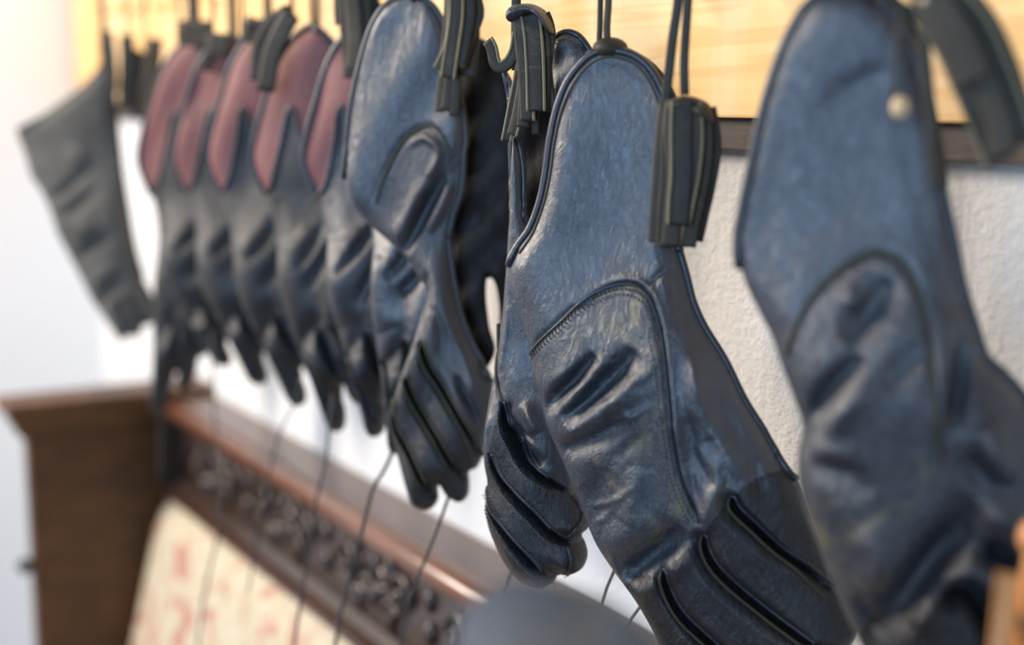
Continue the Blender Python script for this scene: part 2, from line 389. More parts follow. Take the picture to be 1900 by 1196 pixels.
# upholstered back, leaning into the room as it goes down
def fab():
    V = []; Fc = []; nx, nz = 60, 24
    for j in range(nz+1):
        t = j/nz; z = .981-.50*t
        for i in range(nx+1):
            s_ = i/nx; x = XL+.012+(XR-.02-XL)*s_
            e = min(1, min(s_, 1-s_)*26)*min(1, t*14); y = -.050-.20*t*.62-.024*math.sqrt(max(0, 1-(1-e)**2))
            V.append((x, y, z))
    for j in range(nz):
        for i in range(nx): a = j*(nx+1)+i; Fc.append((a, a+nx+1, a+nx+2, a+1))
    n = len(V); V += [(p[0], p[1]+.03+.02*0, p[2]) for p in V]
    Fc += [tuple(k+n for k in q[::-1]) for q in Fc]
    rim = [i for i in range(nx+1)]+[(j*(nx+1)+nx) for j in range(1, nz+1)]+[nz*(nx+1)+i for i in range(nx-1, -1, -1)]+[j*(nx+1) for j in range(nz-1, 0, -1)]
    for a, b_ in zip(rim, rim[1:]+rim[:1]): Fc.append((a, b_, b_+n, a+n))
    m = MB(); m.add(V, Fc); return m
fb = fab().build('upholstered_back', M['fabric'], st, True); fb['label'] = 'cream faded floral upholstery'
# end panel, its cap and cove
MB().box((XL-.012, -.112, .53), (.024, .205, 1.06)).build('end_panel', M['panel'], st, bevel=.002)
MB().box((XL+.006, -.034, 1.03), (.028, .06, .11)).build('stile', M['carve'], st, bevel=.002)
MB().box((XL-.010, -.118, 1.098), (.072, .245, .014)).build('cap', M['panel'], st, bevel=.004)
MB().add([(XL-.046+dx*.0, y, z) for dx in (0,) for y, z in ()], [])
cv = MB(); cv.V = []
o1 = [(XL-.030, -.222), (XL+.006, -.222), (XL+.006, -.004), (XL-.030, -.004)]; o2 = [(XL-.042, -.236), (XL+.020, -.236), (XL+.020, -.004), (XL-.042, -.004)]
cv.add([(x, y, 1.062) for x, y in o1]+[(x, y, 1.092) for x, y in o2], [(0, 1, 5, 4), (1, 2, 6, 5), (2, 3, 7, 6), (3, 0, 4, 7), (3, 2, 1, 0), (4, 5, 6, 7)])
cv.build('cove', M['panel'], st)
MB().ball((XL-.014, -.222, .905), .009, 8).build('knob', M['iron'], st, True)
MB().box(((XL+XR)/2, -.20, .40), (XR-XL, .22, .12)).build('seat', M['fabric'], st, bevel=.02)
MB().box(((XL+XR)/2, -.20, .32), (XR-XL+.02, .24, .05)).build('seat_rail', M['walnut'], st, bevel=.004)
for x in (XL+.03, XR-.03):
    for y in (-.29, -.12): MB().box((x, y, .15), (.05, .05, .30)).build('leg', M['walnut'], st, bevel=.004)

# ------------------------------------------------------------ gloves
def T(P, r, name, mt, par, flat=None, ref=None, n=8):
    return MB().tube(P, r, n, flat=flat, ref=ref).build(name, mt, par, True)
def px(pl, pts, h=0.0, step=8):
    P = spline(pts, step); return pl.at(P[:, 0], P[:, 1], np.interp(np.arange(len(P)), np.linspace(0, len(P)-1, len(h)), h) if not np.isscalar(h) else np.full(len(P), h))
def strap(pl, pts, w, par, name='strand', h=0.0, mt=None, edge=None, t=.0011, step=8):
    """flat leather strand with pale cut edges; w is its half width (m)"""
    P = px(pl, pts, h, step); ref = pl.n
    o = T(P, 1.0, name, mt or M['strap'], par, (w, t), ref, 8)
    if edge is not None:
        m = MB(); Tn = np.gradient(P, axis=0); Tn /= np.linalg.norm(Tn, axis=1)[:, None]
        B = np.cross(Tn, ref); B /= np.linalg.norm(B, axis=1)[:, None]
        for sgn in edge: m.tube(P+B*w*sgn+ref*t*.35, t*.85, 6)
        e = m.build('cut_edge', M['edge'], o, True)
    return o
def back_to_hook(par, u, v, pl, h=.004, x=None):
    """short loop from the glove's top to its hook on the board"""
    A = pl.at(np.array([u]), np.array([v]), np.array([h]))[0]; z = 1.588
    m = MB()
    for dx in (-.0045, .0045):
        P = [A+[dx, 0, -.004], A+[dx*1.3, 0, .02], np.array([A[0]+dx*.8, A[1], z-.02]), np.array([A[0], A[1], z+.003])]
        m.tube(spline(P, .004), .0018, 6)
    m.build('hanging_loop', M['strap_dark'], par, True); hook(A[0], z, tb, float(A[1]))

# ---- G6, the glove in focus
pl = hang(1130, 93, -.125, -50)
g = thing('falconry_glove', 'sharp black leather falconry glove in the middle, olive stained thumb patch, tassel at its right', 'glove', pl.P0, 'falconry gloves hanging from the board')
out6 = [(1130, 93), (1108, 97), (1085, 112), (1055, 150), (1035, 200), (1022, 260), (1014, 320), (1004, 370), (985, 422), (962, 455), (946, 490), (950, 535), (965, 580), (980, 630), (987, 660), (993, 700), (1006, 740), (1018, 790), (1048, 858), (1078, 930), (1105, 1000), (1140, 1055), (1180, 1110), (1212, 1165), (1240, 1225), (1275, 1275), (1330, 1310), (1400, 1320), (1470, 1300), (1500, 1250), (1560, 1215), (1588, 1180), (1583, 1145), (1555, 1090), (1530, 1030), (1500, 950), (1477, 885), (1440, 835), (1415, 792), (1382, 739), (1346, 666), (1309, 606), (1288, 560), (1275, 510), (1262, 465), (1252, 420), (1248, 340), (1246, 260), (1240, 200), (1226, 160), (1204, 124), (1172, 101)]
gr6 = [[(1242, 1050), (1250, 1085), (1275, 1128), (1316, 1170), (1375, 1225), (1420, 1290), (1440, 1330)],
       [(1316, 985), (1322, 1010), (1340, 1040), (1382, 1082), (1449, 1135), (1515, 1180), (1560, 1210)],
       [(1369, 912), (1378, 930), (1405, 956), (1450, 1000), (1500, 1040), (1545, 1090), (1590, 1150)]]
arch6 = [(985, 658), (1012, 628), (1050, 593), (1075, 568), (1103, 545), (1133, 530), (1163, 522), (1192, 526), (1218, 550), (1238, 600), (1250, 660), (1258, 720), (1266, 790), (1276, 860), (1292, 905), (1311, 948)]
ft6 = [([(1124, 648), (1085, 690), (1045, 728), (1012, 765)], 15, -.0085), ([(1105, 640), (1062, 690), (1020, 735)], 14, .002),
       ([(1198, 640), (1160, 680), (1110, 728), (1068, 775)], 20, -.0085), ([(1150, 650), (1110, 690), (1060, 745)], 16, .0035),
       ([(1200, 700), (1150, 740), (1095, 785), (1060, 805)], 24, .004), ([(1185, 760), (1130, 790), (1080, 815), (1030, 835)], 20, -.006),
       ([(1150, 1078), (1190, 1045), (1235, 1005), (1285, 962)], 26, -.011), ([(1115, 1010), (1160, 985), (1220, 930)], 26, .003), ([(1185, 1100), (1230, 1060), (1290, 1010)], 18, .003),
       ([(1140, 850), (1120, 900), (1130, 950)], 22, -.003), ([(1200, 850), (1190, 910), (1170, 950)], 18, .003),
       (arch6, 7, -.0016), ([(p[0]+8, p[1]-9) for p in arch6[3:]], 6, .0012),
       ([(1212, 526), (1232, 505), (1258, 484)], 6, -.002), ([(1300, 640), (1310, 720), (1330, 800)], 20, .0035), ([(1290, 760), (1310, 830), (1345, 880)], 14, -.003),
       ([(1340, 700), (1360, 760), (1400, 830)], 16, -.003), ([(1345, 880), (1330, 930), (1330, 960)], 14, .004), ([(1400, 830), (1430, 900), (1450, 950)], 18, -.002)]
rr = random.Random(5)
for k in range(16):
    cx = rr.uniform(1030, 1220); cy = rr.uniform(640, 1000) ; l = rr.uniform(22, 60); a_ = rr.uniform(-.95, -.45)
    ft6.append(([(cx-l*math.cos(a_), cy-l*math.sin(a_)), (cx+rr.uniform(-8, 8), cy+rr.uniform(-8, 8)), (cx+l*math.cos(a_), cy+l*math.sin(a_))], rr.uniform(6, 11), rr.choice([-1, 1])*rr.uniform(.0006, .0016)))
for k in range(14):
    cx = rr.uniform(1260, 1420); cy = rr.uniform(600, 900); l = rr.uniform(25, 60); a_ = rr.uniform(.8, 1.5)
    ft6.append(([(cx-l*math.cos(a_), cy-l*math.sin(a_)), (cx, cy), (cx+l*math.cos(a_), cy+l*math.sin(a_))], rr.uniform(8, 14), rr.choice([-1, 1])*rr.uniform(.0008, .002)))
L6 = Leather(pl, out6, .021, 120, (420, 760), .0055, 60, gr6, ft6, 44, .55, 3, .0022)
fing6 = [('finger', [(1150, 1100), (1243, 1052), (1275, 1128), (1330, 1180), (1440, 1330), (1300, 1400), (1180, 1300)], M['leather_finger_shaded']),
         ('finger', [(1243, 1052), (1317, 985), (1340, 1040), (1382, 1082), (1449, 1135), (1560, 1215), (1500, 1330), (1440, 1330), (1330, 1180), (1275, 1128)], M['leather_finger_shaded']),
         ('finger', [(1317, 985), (1369, 912), (1405, 956), (1450, 1000), (1500, 1040), (1545, 1090), (1600, 1160), (1600, 1230), (1560, 1215), (1449, 1135), (1382, 1082), (1340, 1040)], M['leather_finger_shaded']),
         ('finger', [(1369, 912), (1420, 870), (1478, 880), (1560, 1000), (1620, 1130), (1600, 1160), (1545, 1090), (1500, 1040), (1450, 1000), (1405, 956)], M['leather_finger_shaded'])]
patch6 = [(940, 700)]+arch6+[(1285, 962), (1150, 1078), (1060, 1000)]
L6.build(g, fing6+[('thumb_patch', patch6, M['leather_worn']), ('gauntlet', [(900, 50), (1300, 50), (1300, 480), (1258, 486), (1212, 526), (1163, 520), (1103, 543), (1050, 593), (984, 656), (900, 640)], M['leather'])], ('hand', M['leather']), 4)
edge6 = [(946, 490), (962, 455), (985, 422), (1004, 370), (1014, 320), (1022, 260), (1035, 200), (1055, 150), (1085, 112), (1108, 97), (1130, 93), (1172, 101), (1204, 124), (1226, 160), (1240, 200), (1246, 260), (1248, 340), (1252, 420), (1262, 465)]
L6.cordline(g, edge6, .0023, M['piping'], 'piping', .001)
inner6 = [(968, 468), (993, 430), (1013, 376), (1025, 322), (1033, 262), (1046, 205), (1066, 158), (1094, 122), (1128, 106), (1168, 113), (1196, 135), (1216, 170), (1228, 205)]
L6.cordline(g, inner6, .0007, M['olive'], 'seam', .0002, 6); L6.stitches(g, inner6, M['thread'], gap=7)
L6.cordline(g, [(1262, 465), (1275, 510), (1288, 560), (1309, 606), (1346, 666), (1382, 739), (1415, 792), (1440, 835), (1477, 885)], .0019, M['piping'], 'side_seam', .001)
L6.cordline(g, arch6, .0008, M['piping'], 'seam', .0006, 6)
for off in (8, 17):
    q = [(p[0]-off*(0 if i > 8 else .3)-(off if i > 8 else 0), p[1]+off*(1 if i < 10 else .2)) for i, p in enumerate(arch6)]
    L6.stitches(g, q, M['thread'], gap=8)
for gv, w_ in ((gr6[0], 1), (gr6[1], 1), (gr6[2], 1)):
    for sg in (-1, 1):
        q = [(p[0]+sg*7, p[1]-sg*7) for p in gv[:-1]]
        q = [(gv[0][0]-3, gv[0][1]-8)]+q
        L6.cordline(g, q, .0011, M['olive'] if sg < 0 else M['piping'], 'finger_seam', .0002, 6)
# second layer of the cuff behind (seen at the top right) and the knob with its loop
Lb = Leather(Plane(pl.P0-pl.n*.014, pl.n), [(1120, 84), (1100, 92), (1085, 108), (1120, 200), (1200, 300), (1262, 360), (1268, 260), (1256, 200), (1238, 158), (1212, 124), (1180, 102), (1150, 88)], .004, 30, (0, 1), thinrad=20)
Lb.build(g, [], ('gauntlet_lining', M['leather_soft']), 5); Lb.cordline(g, [(1150, 88), (1180, 102), (1212, 124), (1238, 158), (1256, 200), (1264, 260)], .0018, M['piping'], 'piping')
kp = pl.at(np.array([1128.]), np.array([90.]), np.array([-.004]))[0]
MB().ball(kp, .0085, 8, (1.1, 1.1, .7)).build('leather_knot', M['strap_dark'], g, True)
strap(pl, [(1111, -60), (1110, 0), (1109, 50), (1107, 92)], .0014, g, 'hanging_strap', -.004, M['strap_dark'])
T(px(pl, [(1127, -60), (1127, 0), (1126, 20), (1124, 55), (1125, 88)], -.002), [.0026]*1, 'hanging_strap', M['strap'], g) if False else strap(pl, [(1128, -60), (1127, 0), (1126, 20), (1124, 50), (1125, 90)], .0018, g, 'hanging_strap', -.002, M['strap'])
Q_ = pl.at(np.array([1119.]), np.array([-60.]))[0]; hook(float(Q_[0]), float(Q_[2]), tb, float(Q_[1]))
# its tassel, a folded roll of straps on two long cords
tp = Plane(pl.at(np.array([1270.]), np.array([200.]))[0]+pl.n*.028, pl.n)
tt = bpy.data.objects.new('tassel', None); S.collection.objects.link(tt); tt.parent = g; tt.matrix_parent_inverse = g.matrix_basis.inverted(); tt['label'] = 'bundled olive-black leather tassel on two cords'
def tassel_strands(tp, par, specs):
    for pts, w_, h, mt, ed in specs: strap(tp, pts, w_, par, 'strand', h, mt, ed)
    k = len(specs)//2; (x, y), h = specs[k][0][0], specs[k][2]
    if len(specs) < 9 and specs[0][0][0][0] != 1240: strap(tp, [(x, y+8), (x, y-30), (x, -60), (x, -95)], .0012, par, 'cord', h, M['strap_dark'])
tassel_strands(tp, tt, [
    ([(1240, 192), (1232, 250), (1226, 330), (1222, 390), (1219, 448)], .0040, .002, M['strap'], (-1,)),
    ([(1252, 190), (1246, 250), (1244, 330), (1238, 400), (1236, 458)], .0040, .005, M['strap_dark'], None),
    ([(1262, 186), (1256, 240), (1262, 320), (1258, 380), (1252, 452)], .0046, .009, M['strap'], None),
    ([(1278, 186), (1276, 240), (1276, 320), (1272, 372), (1270, 414)], .0054, .011, M['strap_dark'], (1,)),
    ([(1296, 190), (1300, 250), (1294, 320), (1282, 380), (1276, 412)], .0030, .010, M['strap'], (-1, 1)),
    ([(1306, 196), (1314, 260), (1308, 330), (1292, 400), (1282, 455)], .0038, .006, M['strap'], (1,)),
    ([(1314, 200), (1324, 270), (1314, 340), (1300, 400), (1290, 445)], .0044, .002, M['strap_dark'], None),
    ([(1270, 200), (1270, 280), (1262, 380), (1262, 458)], .0070, -.001, M['strap_dark'], None)])
Lt = Leather(Plane(tp.P0+tp.n*.004, tp.n), [(1236, 200), (1240, 188), (1262, 178), (1290, 180), (1314, 192), (1325, 212), (1324, 232), (1300, 222), (1270, 214), (1245, 212)], .009, 18, (0, 1), .009, 18)
Lt.build(tt, [], ('wrap', M['strap']), 3)
for q, w_ in (([(1282, -60), (1280, 0), (1276, 60), (1273, 120), (1274, 176)], .0022), ([(1262, -60), (1262, 0), (1252, 70), (1244, 140), (1238, 195)], .0024)):
    P = px(tp, q, .004); T(P, 1, 'cord', M['strap_dark'], tt, (w_, .0007), tp.n)
hook(float(P[0][0]), float(P[0][2]), tb, float(P[0][1]))

# ---- G7, the blurred near glove at right
pl = hang(1570, -12, -.125, -48)
g = thing('falconry_glove', 'large blurred black falconry glove nearest the camera at the right edge', 'glove', pl.P0, 'falconry gloves hanging from the board')
out7 = [(1570, -14), (1530, -8), (1500, 10), (1478, 40), (1455, 85), (1432, 150), (1413, 220), (1396, 300), (1382, 370), (1370, 440), (1373, 492), (1390, 540), (1410, 580), (1432, 622), (1452, 680), (1475, 740), (1490, 790), (1482, 840), (1483, 895), (1498, 950), (1520, 1010), (1545, 1080), (1570, 1140), (1600, 1195), (1640, 1280), (1700, 1360), (1800, 1400), (1900, 1390), (1990, 1330), (2030, 1200), (2010, 1050), (1990, 930), (1950, 810), (1900, 735), (1860, 690), (1828, 660), (1808, 600), (1792, 550), (1778, 490), (1766, 430), (1752, 370), (1738, 300), (1722, 220), (1706, 140), (1684, 70), (1655, 28), (1615, -4)]
gr7 = [[(1762, 1075), (1785, 1065), (1812, 1090), (1835, 1130), (1850, 1200), (1870, 1300), (1880, 1400)], [(1840, 1000), (1880, 1030), (1930, 1100), (1980, 1200), (2010, 1300)]]
arch7 = [(1465, 650), (1480, 600), (1510, 545), (1550, 505), (1590, 478), (1630, 466), (1670, 480), (1700, 520), (1718, 580), (1728, 650), (1735, 720), (1742, 790), (1748, 840)]
ft7 = [([(1496, 795), (1525, 745), (1565, 690), (1608, 645)], 20, -.0075), ([(1530, 800), (1570, 740), (1620, 690)], 26, .004),
       ([(1578, 625), (1615, 570), (1660, 515)], 26, -.006), ([(1570, 560), (1600, 530)], 24, .003), ([(1640, 700), (1690, 650), (1710, 620)], 22, -.003),
       ([(1625, 1150), (1680, 1080), (1740, 1000), (1822, 915)], 34, -.010), ([(1700, 1130), (1750, 1060), (1820, 1000)], 24, .006),
       ([(1500, 850), (1540, 845), (1590, 870), (1610, 900)], 26, -.004), ([(1495, 815), (1540, 815), (1590, 830)], 20, .004),
       ([(1770, 770), (1778, 690), (1786, 610)], 16, -.008), ([(1745, 780), (1752, 700), (1760, 560)], 18, .003), ([(1600, 960), (1640, 1000), (1640, 1060)], 30, .004), (arch7, 9, -.0018),
       ([(1590, 1080), (1610, 1120), (1620, 1180)], 20, -.004), ([(1830, 760), (1850, 820), (1850, 880)], 28, .006), ([(1790, 820), (1830, 860), (1880, 880)], 24, -.005),
       ([(1650, 130), (1600, 150), (1530, 200)], 20, -.0015), ([(1790, 960), (1850, 930), (1900, 960)], 26, .004)]
L7 = Leather(pl, out7, .024, 150, (380, 760), .007, 90, gr7, ft7, 60, .5, 5, .0016)
L7.build(g, [('finger', [(1600, 1160), (1762, 1075), (1812, 1090), (1840, 1150), (1880, 1420), (1700, 1440)], M['leather_finger_shaded']), ('finger', [(1762, 1075), (1840, 1000), (1930, 1100), (2010, 1300), (1950, 1440), (1880, 1420), (1840, 1150), (1812, 1090)], M['leather_soft']),
             ('finger', [(1840, 1000), (1990, 930), (2060, 1050), (2050, 1300), (2010, 1300), (1930, 1100)], M['leather_soft']),
             ('thumb_patch', [(1440, 700)]+arch7+[(1750, 900), (1625, 1150), (1500, 1100), (1440, 850)], M['leather_worn']),
             ('gauntlet', [(1340, -50), (1800, -50), (1790, 520), (1700, 510), (1630, 466), (1550, 505), (1480, 600), (1440, 700), (1340, 600)], M['leather'])], ('hand', M['leather_soft']), 6)
L7.cordline(g, [(1373, 492), (1370, 440), (1382, 370), (1396, 300), (1413, 220), (1432, 150), (1455, 85), (1478, 40), (1500, 10), (1530, -8), (1570, -14), (1615, -4), (1655, 28), (1684, 70), (1706, 140), (1722, 220), (1738, 300)], .0024, M['piping'], 'piping', .001)
L7.cordline(g, [(1738, 300), (1752, 370), (1766, 430), (1778, 490), (1792, 550), (1808, 600), (1828, 660), (1860, 690), (1900, 735), (1950, 810)], .0022, M['piping'], 'side_seam', .001)
L7.cordline(g, arch7, .0010, M['olive'], 'seam', .0006)
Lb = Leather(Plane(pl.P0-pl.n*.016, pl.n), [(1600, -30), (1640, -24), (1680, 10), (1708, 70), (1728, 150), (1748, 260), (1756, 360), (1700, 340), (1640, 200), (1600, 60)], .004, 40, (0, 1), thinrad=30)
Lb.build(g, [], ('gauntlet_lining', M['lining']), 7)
tp = Plane(pl.at(np.array([1720.]), np.array([100.]))[0]+pl.n*.02, pl.n)
strap(tp, [(1712, 20), (1715, 90), (1722, 170), (1730, 250), (1736, 348)], .0026, g, 'hanging_strap', 0, M['strap'])
t1 = strap(tp, [(1672, 10), (1668, 70), (1664, 130), (1662, 190)], .0009, g, 'thin_thong', .006, M['strap'])
strap(tp, [(1690, 30), (1686, 90), (1682, 140), (1678, 190)], .0009, g, 'thin_thong', .006, M['strap_dark'])
def bead(pt, r, par, sc=(1, 1, 1)): return MB().ball(pt, r, 8, sc).build('bead', M['bead'], par, True)
bead(tp.at(np.array([1672.]), np.array([198.]), np.array([.008]))[0], .0036, g, (1, 1, 1.25)); bead(tp.at(np.array([1719.]), np.array([4.]), np.array([.008]))[0], .0036, g)
strap(tp, [(1632, -8), (1665, 12), (1700, 28), (1735, 30)], .0030, g, 'strap_knot', .004, M['strap_dark'])
tt = bpy.data.objects.new('tassel', None); S.collection.objects.link(tt); tt.parent = g; tt.matrix_parent_inverse = g.matrix_basis.inverted(); tt['label'] = 'dark tassel slanting down to the right'
tq = Plane(tp.P0, (math.cos(math.radians(-62)), math.sin(math.radians(-62)), 0))
tassel_strands(tq, tt, [
    ([(1725, 20), (1765, 75), (1800, 150), (1832, 225), (1863, 298)], .0055, .004, M['strap_dark'], (1,)),
    ([(1742, 8), (1790, 60), (1832, 140), (1862, 220), (1872, 285)], .0052, .008, M['strap'], None),
    ([(1760, -10), (1812, 50), (1850, 130), (1880, 210), (1898, 268)], .0052, .004, M['strap_dark'], (-1,)),
    ([(1770, -30), (1826, 30), (1866, 110), (1892, 190), (1904, 250)], .0040, .000, M['strap'], None),
    ([(1735, -30), (1752, 20), (1790, 80), (1820, 150)], .0080, .010, M['strap'], None)])
back_to_hook(g, 1600, -10, pl, 0)

# ---- G5, the glove whose closed fingers hang sharp behind the middle one
pl = hang(1040, 62, -.115, -50)
g = thing('falconry_glove', 'black falconry glove with curled shiny fingers, half hidden behind the sharp middle glove', 'glove', pl.P0, 'falconry gloves hanging from the board')
out5 = [(958, 250), (950, 300), (947, 400), (942, 480), (936, 560), (930, 620), (924, 670), (912, 730), (903, 790), (902, 850), (908, 890), (904, 930), (908, 965), (920, 1000), (940, 1040), (966, 1073), (990, 1086), (1012, 1088), (1030, 1076), (1038, 1062), (1058, 1064), (1080, 1054), (1090, 1030), (1084, 1004), (1078, 992), (1092, 978), (1096, 960), (1086, 940), (1070, 905), (1070, 860), (1060, 780), (1050, 700), (1040, 600), (1020, 520), (990, 450), (975, 380), (972, 300)]
gr5 = [[(948, 740), (953, 775), (970, 812), (991, 845), (1030, 878), (1066, 907)], [(925, 835), (941, 874), (974, 907), (1003, 936), (1034, 972), (1066, 996)], [(903, 905), (920, 936), (954, 974), (991, 1015), (1018, 1048), (1040, 1080)]]
ft5 = [([(962, 780), (985, 815), (1025, 850)], 10, -.012), ([(962, 735), (960, 760), (979, 785), (1010, 806)], 6, -.004), ([(990, 735), (1005, 765), (1015, 790)], 12, .005),
       ([(933, 700), (940, 725), (950, 740)], 5, -.002), ([(915, 830), (912, 800), (925, 760)], 8, .002), ([(950, 560), (945, 620), (940, 680)], 8, .002)]
L5 = Leather(pl, out5, .019, 56, (600, 820), .009, 20, gr5, ft5, 19, .6, 9, .0008)
L5.build(g, [('finger', [(890, 890), (904, 905), (920, 936), (954, 974), (991, 1015), (1018, 1048), (1040, 1085), (1030, 1120), (880, 1080)], M['leather_finger_shaded']),
             ('finger', [(904, 903), (900, 850), (925, 840), (941, 874), (974, 907), (1003, 936), (1034, 972), (1066, 996), (1080, 1000), (1100, 1020), (1080, 1080), (1040, 1082), (1018, 1048), (991, 1015), (954, 974), (920, 936)], M['leather_finger_shaded']),
             ('finger', [(925, 838), (935, 780), (948, 742), (953, 775), (970, 812), (991, 845), (1030, 878), (1066, 907), (1110, 950), (1100, 990), (1066, 994), (1034, 972), (1003, 936), (974, 907), (941, 874)], M['leather_finger_shaded']),
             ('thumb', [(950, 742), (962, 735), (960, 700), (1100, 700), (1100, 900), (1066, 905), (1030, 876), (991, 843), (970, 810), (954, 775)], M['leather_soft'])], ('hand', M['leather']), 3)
for gv in gr5:
    L5.cordline(g, [(p[0]+5, p[1]-5) for p in gv[:-1]], .0010, M['piping'], 'finger_seam', .0004, 6)
    L5.stitches(g, [(p[0]+10, p[1]-8) for p in gv], M['thread'], gap=6)
    L5.stitches(g, [(p[0]-8, p[1]+9) for p in gv], M['thread'], gap=6)
for q in ([(1070, 915), (1088, 950), (1080, 970), (1066, 984)], [(1066, 1000), (1074, 1025), (1066, 1050), (1056, 1064)], [(1022, 1056), (1016, 1070), (1012, 1086)]):
    L5.cordline(g, q, .0009, M['piping'], 'tip_seam', .0006, 6)
L5.cordline(g, [(925, 600), (926, 650), (933, 700), (940, 722), (950, 740)], .0012, M['olive'], 'seam', .0004, 6)
# open cuff: front edge band, dark inside, back tongue
Lc = Leather(pl, [(936, 130), (946, 180), (950, 240), (950, 310), (948, 400), (944, 470), (960, 500), (984, 440), (978, 390), (975, 320), (968, 262), (960, 200), (950, 150)], .004, 14, (0, 1), .004, 12)
Lc.build(g, [], ('gauntlet', M['leather']), 4)
Lc.cordline(g, [(936, 128), (944, 170), (948, 234), (948, 301), (953, 398), (950, 440)], .0017, M['piping'], 'piping', 0)
Lc.cordline(g, [(950, 180), (966, 262), (974, 318), (976, 398), (983, 440)], .0017, M['piping'], 'piping', .001)
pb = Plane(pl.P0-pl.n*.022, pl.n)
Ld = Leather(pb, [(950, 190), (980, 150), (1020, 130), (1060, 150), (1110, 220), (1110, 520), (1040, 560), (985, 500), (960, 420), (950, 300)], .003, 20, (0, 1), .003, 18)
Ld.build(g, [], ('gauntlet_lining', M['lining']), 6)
Le = Leather(pl, [(1024, 105), (1026, 80), (1040, 64), (1057, 60), (1077, 69), (1100, 96), (1124, 150), (1110, 230), (1060, 250), (1032, 200), (1024, 150)], .006, 26, (0, 1), .006, 26)
Le.build(g, [], ('gauntlet', M['leather']), 4); Le.cordline(g, [(1024, 110), (1026, 80), (1040, 64), (1057, 60), (1077, 69), (1097, 94), (1120, 140)], .0019, M['piping'], 'piping', .001)
Le.stitches(g, [(1034, 84), (1046, 73), (1060, 72), (1074, 84), (1088, 106)], M['edge'], gap=6)
tp = Plane(pl.P0+pl.n*.014, pl.n)
tt = bpy.data.objects.new('tassel', None); S.collection.objects.link(tt); tt.parent = g; tt.matrix_parent_inverse = g.matrix_basis.inverted(); tt['label'] = 'tassel of grey leather strands with pale cut edges'
tassel_strands(tp, tt, [
    ([(975, 36), (972, 90), (962, 150), (950, 210), (940, 262)], .0024, .000, M['strap_dark'], (-1, 1)),
    ([(982, 30), (976, 90), (972, 150), (962, 210), (952, 250)], .0028, .002, M['strap'], (-1,)),
    ([(988, 30), (982, 90), (978, 160), (974, 236)], .0036, .003, M['strap_dark'], None),
    ([(972, 34), (974, 60), (980, 120), (984, 170), (986, 224)], .0040, .007, M['strap_dark'], (-1,)),
    ([(992, 28), (998, 60), (1002, 120), (1004, 206)], .0048, .008, M['strap_dark'], (-1, 1)),
    ([(1004, 24), (1012, 60), (1016, 130), (1012, 206)], .0038, .005, M['strap_dark'], None),
    ([(1014, 26), (1024, 60), (1018, 120), (1022, 170), (1031, 203)], .0030, .003, M['strap_dark'], (1,)),
    ([(986, 60), (990, 150), (993, 250)], .0020, -.001, M['strap_dark'], None),
    ([(964, 60), (958, 95), (945, 118), (930, 126), (919, 118), (913, 90), (905, 76)], .0030, .001, M['strap_dark'], (1,))])
Lt = Leather(Plane(tp.P0+tp.n*.003, tp.n), [(942, 28), (948, 14), (965, 7), (990, 8), (1012, 20), (1026, 42), (1030, 66), (1018, 60), (1000, 34), (985, 30), (970, 38), (956, 42), (945, 40)], .010, 16, (0, 1), .010, 16)
Lt.build(tt, [], ('wrap', M['leather_soft']), 3)
strap(tp, [(951, -60), (951, 0), (950, 60), (951, 130)], .0026, g, 'hanging_strap', -.006, M['strap_dark'])
Q_ = tp.at(np.array([951.]), np.array([-60.]))[0]; hook(float(Q_[0]), float(Q_[2]), tb, float(Q_[1]))

# ---- G4, half blurred glove with spread fingers and yellowed arch seam
pl = hang(765, -8, -.13, -47)
g = thing('falconry_glove', 'black falconry glove with spread hanging fingers and pointed cuff, in front of the oxblood ones', 'glove', pl.P0, 'falconry gloves hanging from the board')
out4 = [(762, -8), (735, -2), (712, 14), (692, 46), (676, 92), (661, 150), (650, 210), (644, 270), (640, 330), (652, 378), (685, 415), (722, 448), (752, 476), (776, 510), (794, 540), (785, 580), (770, 632), (752, 680), (734, 735), (727, 772), (732, 812), (742, 848), (757, 902), (768, 932), (785, 944), (802, 942), (813, 926), (812, 905), (818, 896), (832, 918), (856, 930), (870, 915), (870, 885), (868, 874), (884, 868), (896, 845), (902, 810), (912, 770), (914, 705), (895, 668), (875, 630), (856, 580), (844, 520), (833, 440), (842, 400), (858, 350), (862, 286), (866, 254), (860, 205), (845, 130), (828, 60), (812, 22), (790, 0)]
gr4 = [[(797, 636), (808, 675), (832, 714), (863, 761), (885, 805), (893, 850), (880, 890)], [(768, 697), (782, 740), (805, 777), (827, 808), (850, 852), (870, 900)], [(739, 742), (745, 787), (763, 819), (782, 851), (800, 887), (812, 935)]]
arch4 = [(702, 376), (712, 340), (727, 305), (752, 262), (778, 240), (803, 233), (824, 248), (842, 278)]
ft4 = [([(828, 322), (812, 350), (790, 388), (756, 468)], 10, -.007), ([(800, 330), (780, 370), (745, 440)], 14, .003), ([(845, 330), (825, 380), (800, 430)], 9, .004),
       ([(764, 270), (790, 254), (820, 272), (818, 300), (800, 330)], 7, .003), (arch4, 6, -.0015), ([(805, 500), (796, 540), (795, 590), (798, 640)], 6, -.003),
       ([(835, 520), (850, 590), (880, 660), (900, 720)], 10, .004), ([(812, 560), (830, 600), (836, 660)], 9, -.003), ([(860, 690), (885, 745), (900, 790)], 7, -.008), ([(790, 560), (775, 620), (760, 680)], 12, .003)]
L4 = Leather(pl, out4, .018, 46, (380, 620), .0055, 40, gr4, ft4, 24, .6, 11, .0012)
fr = M['leather_finger_shaded']
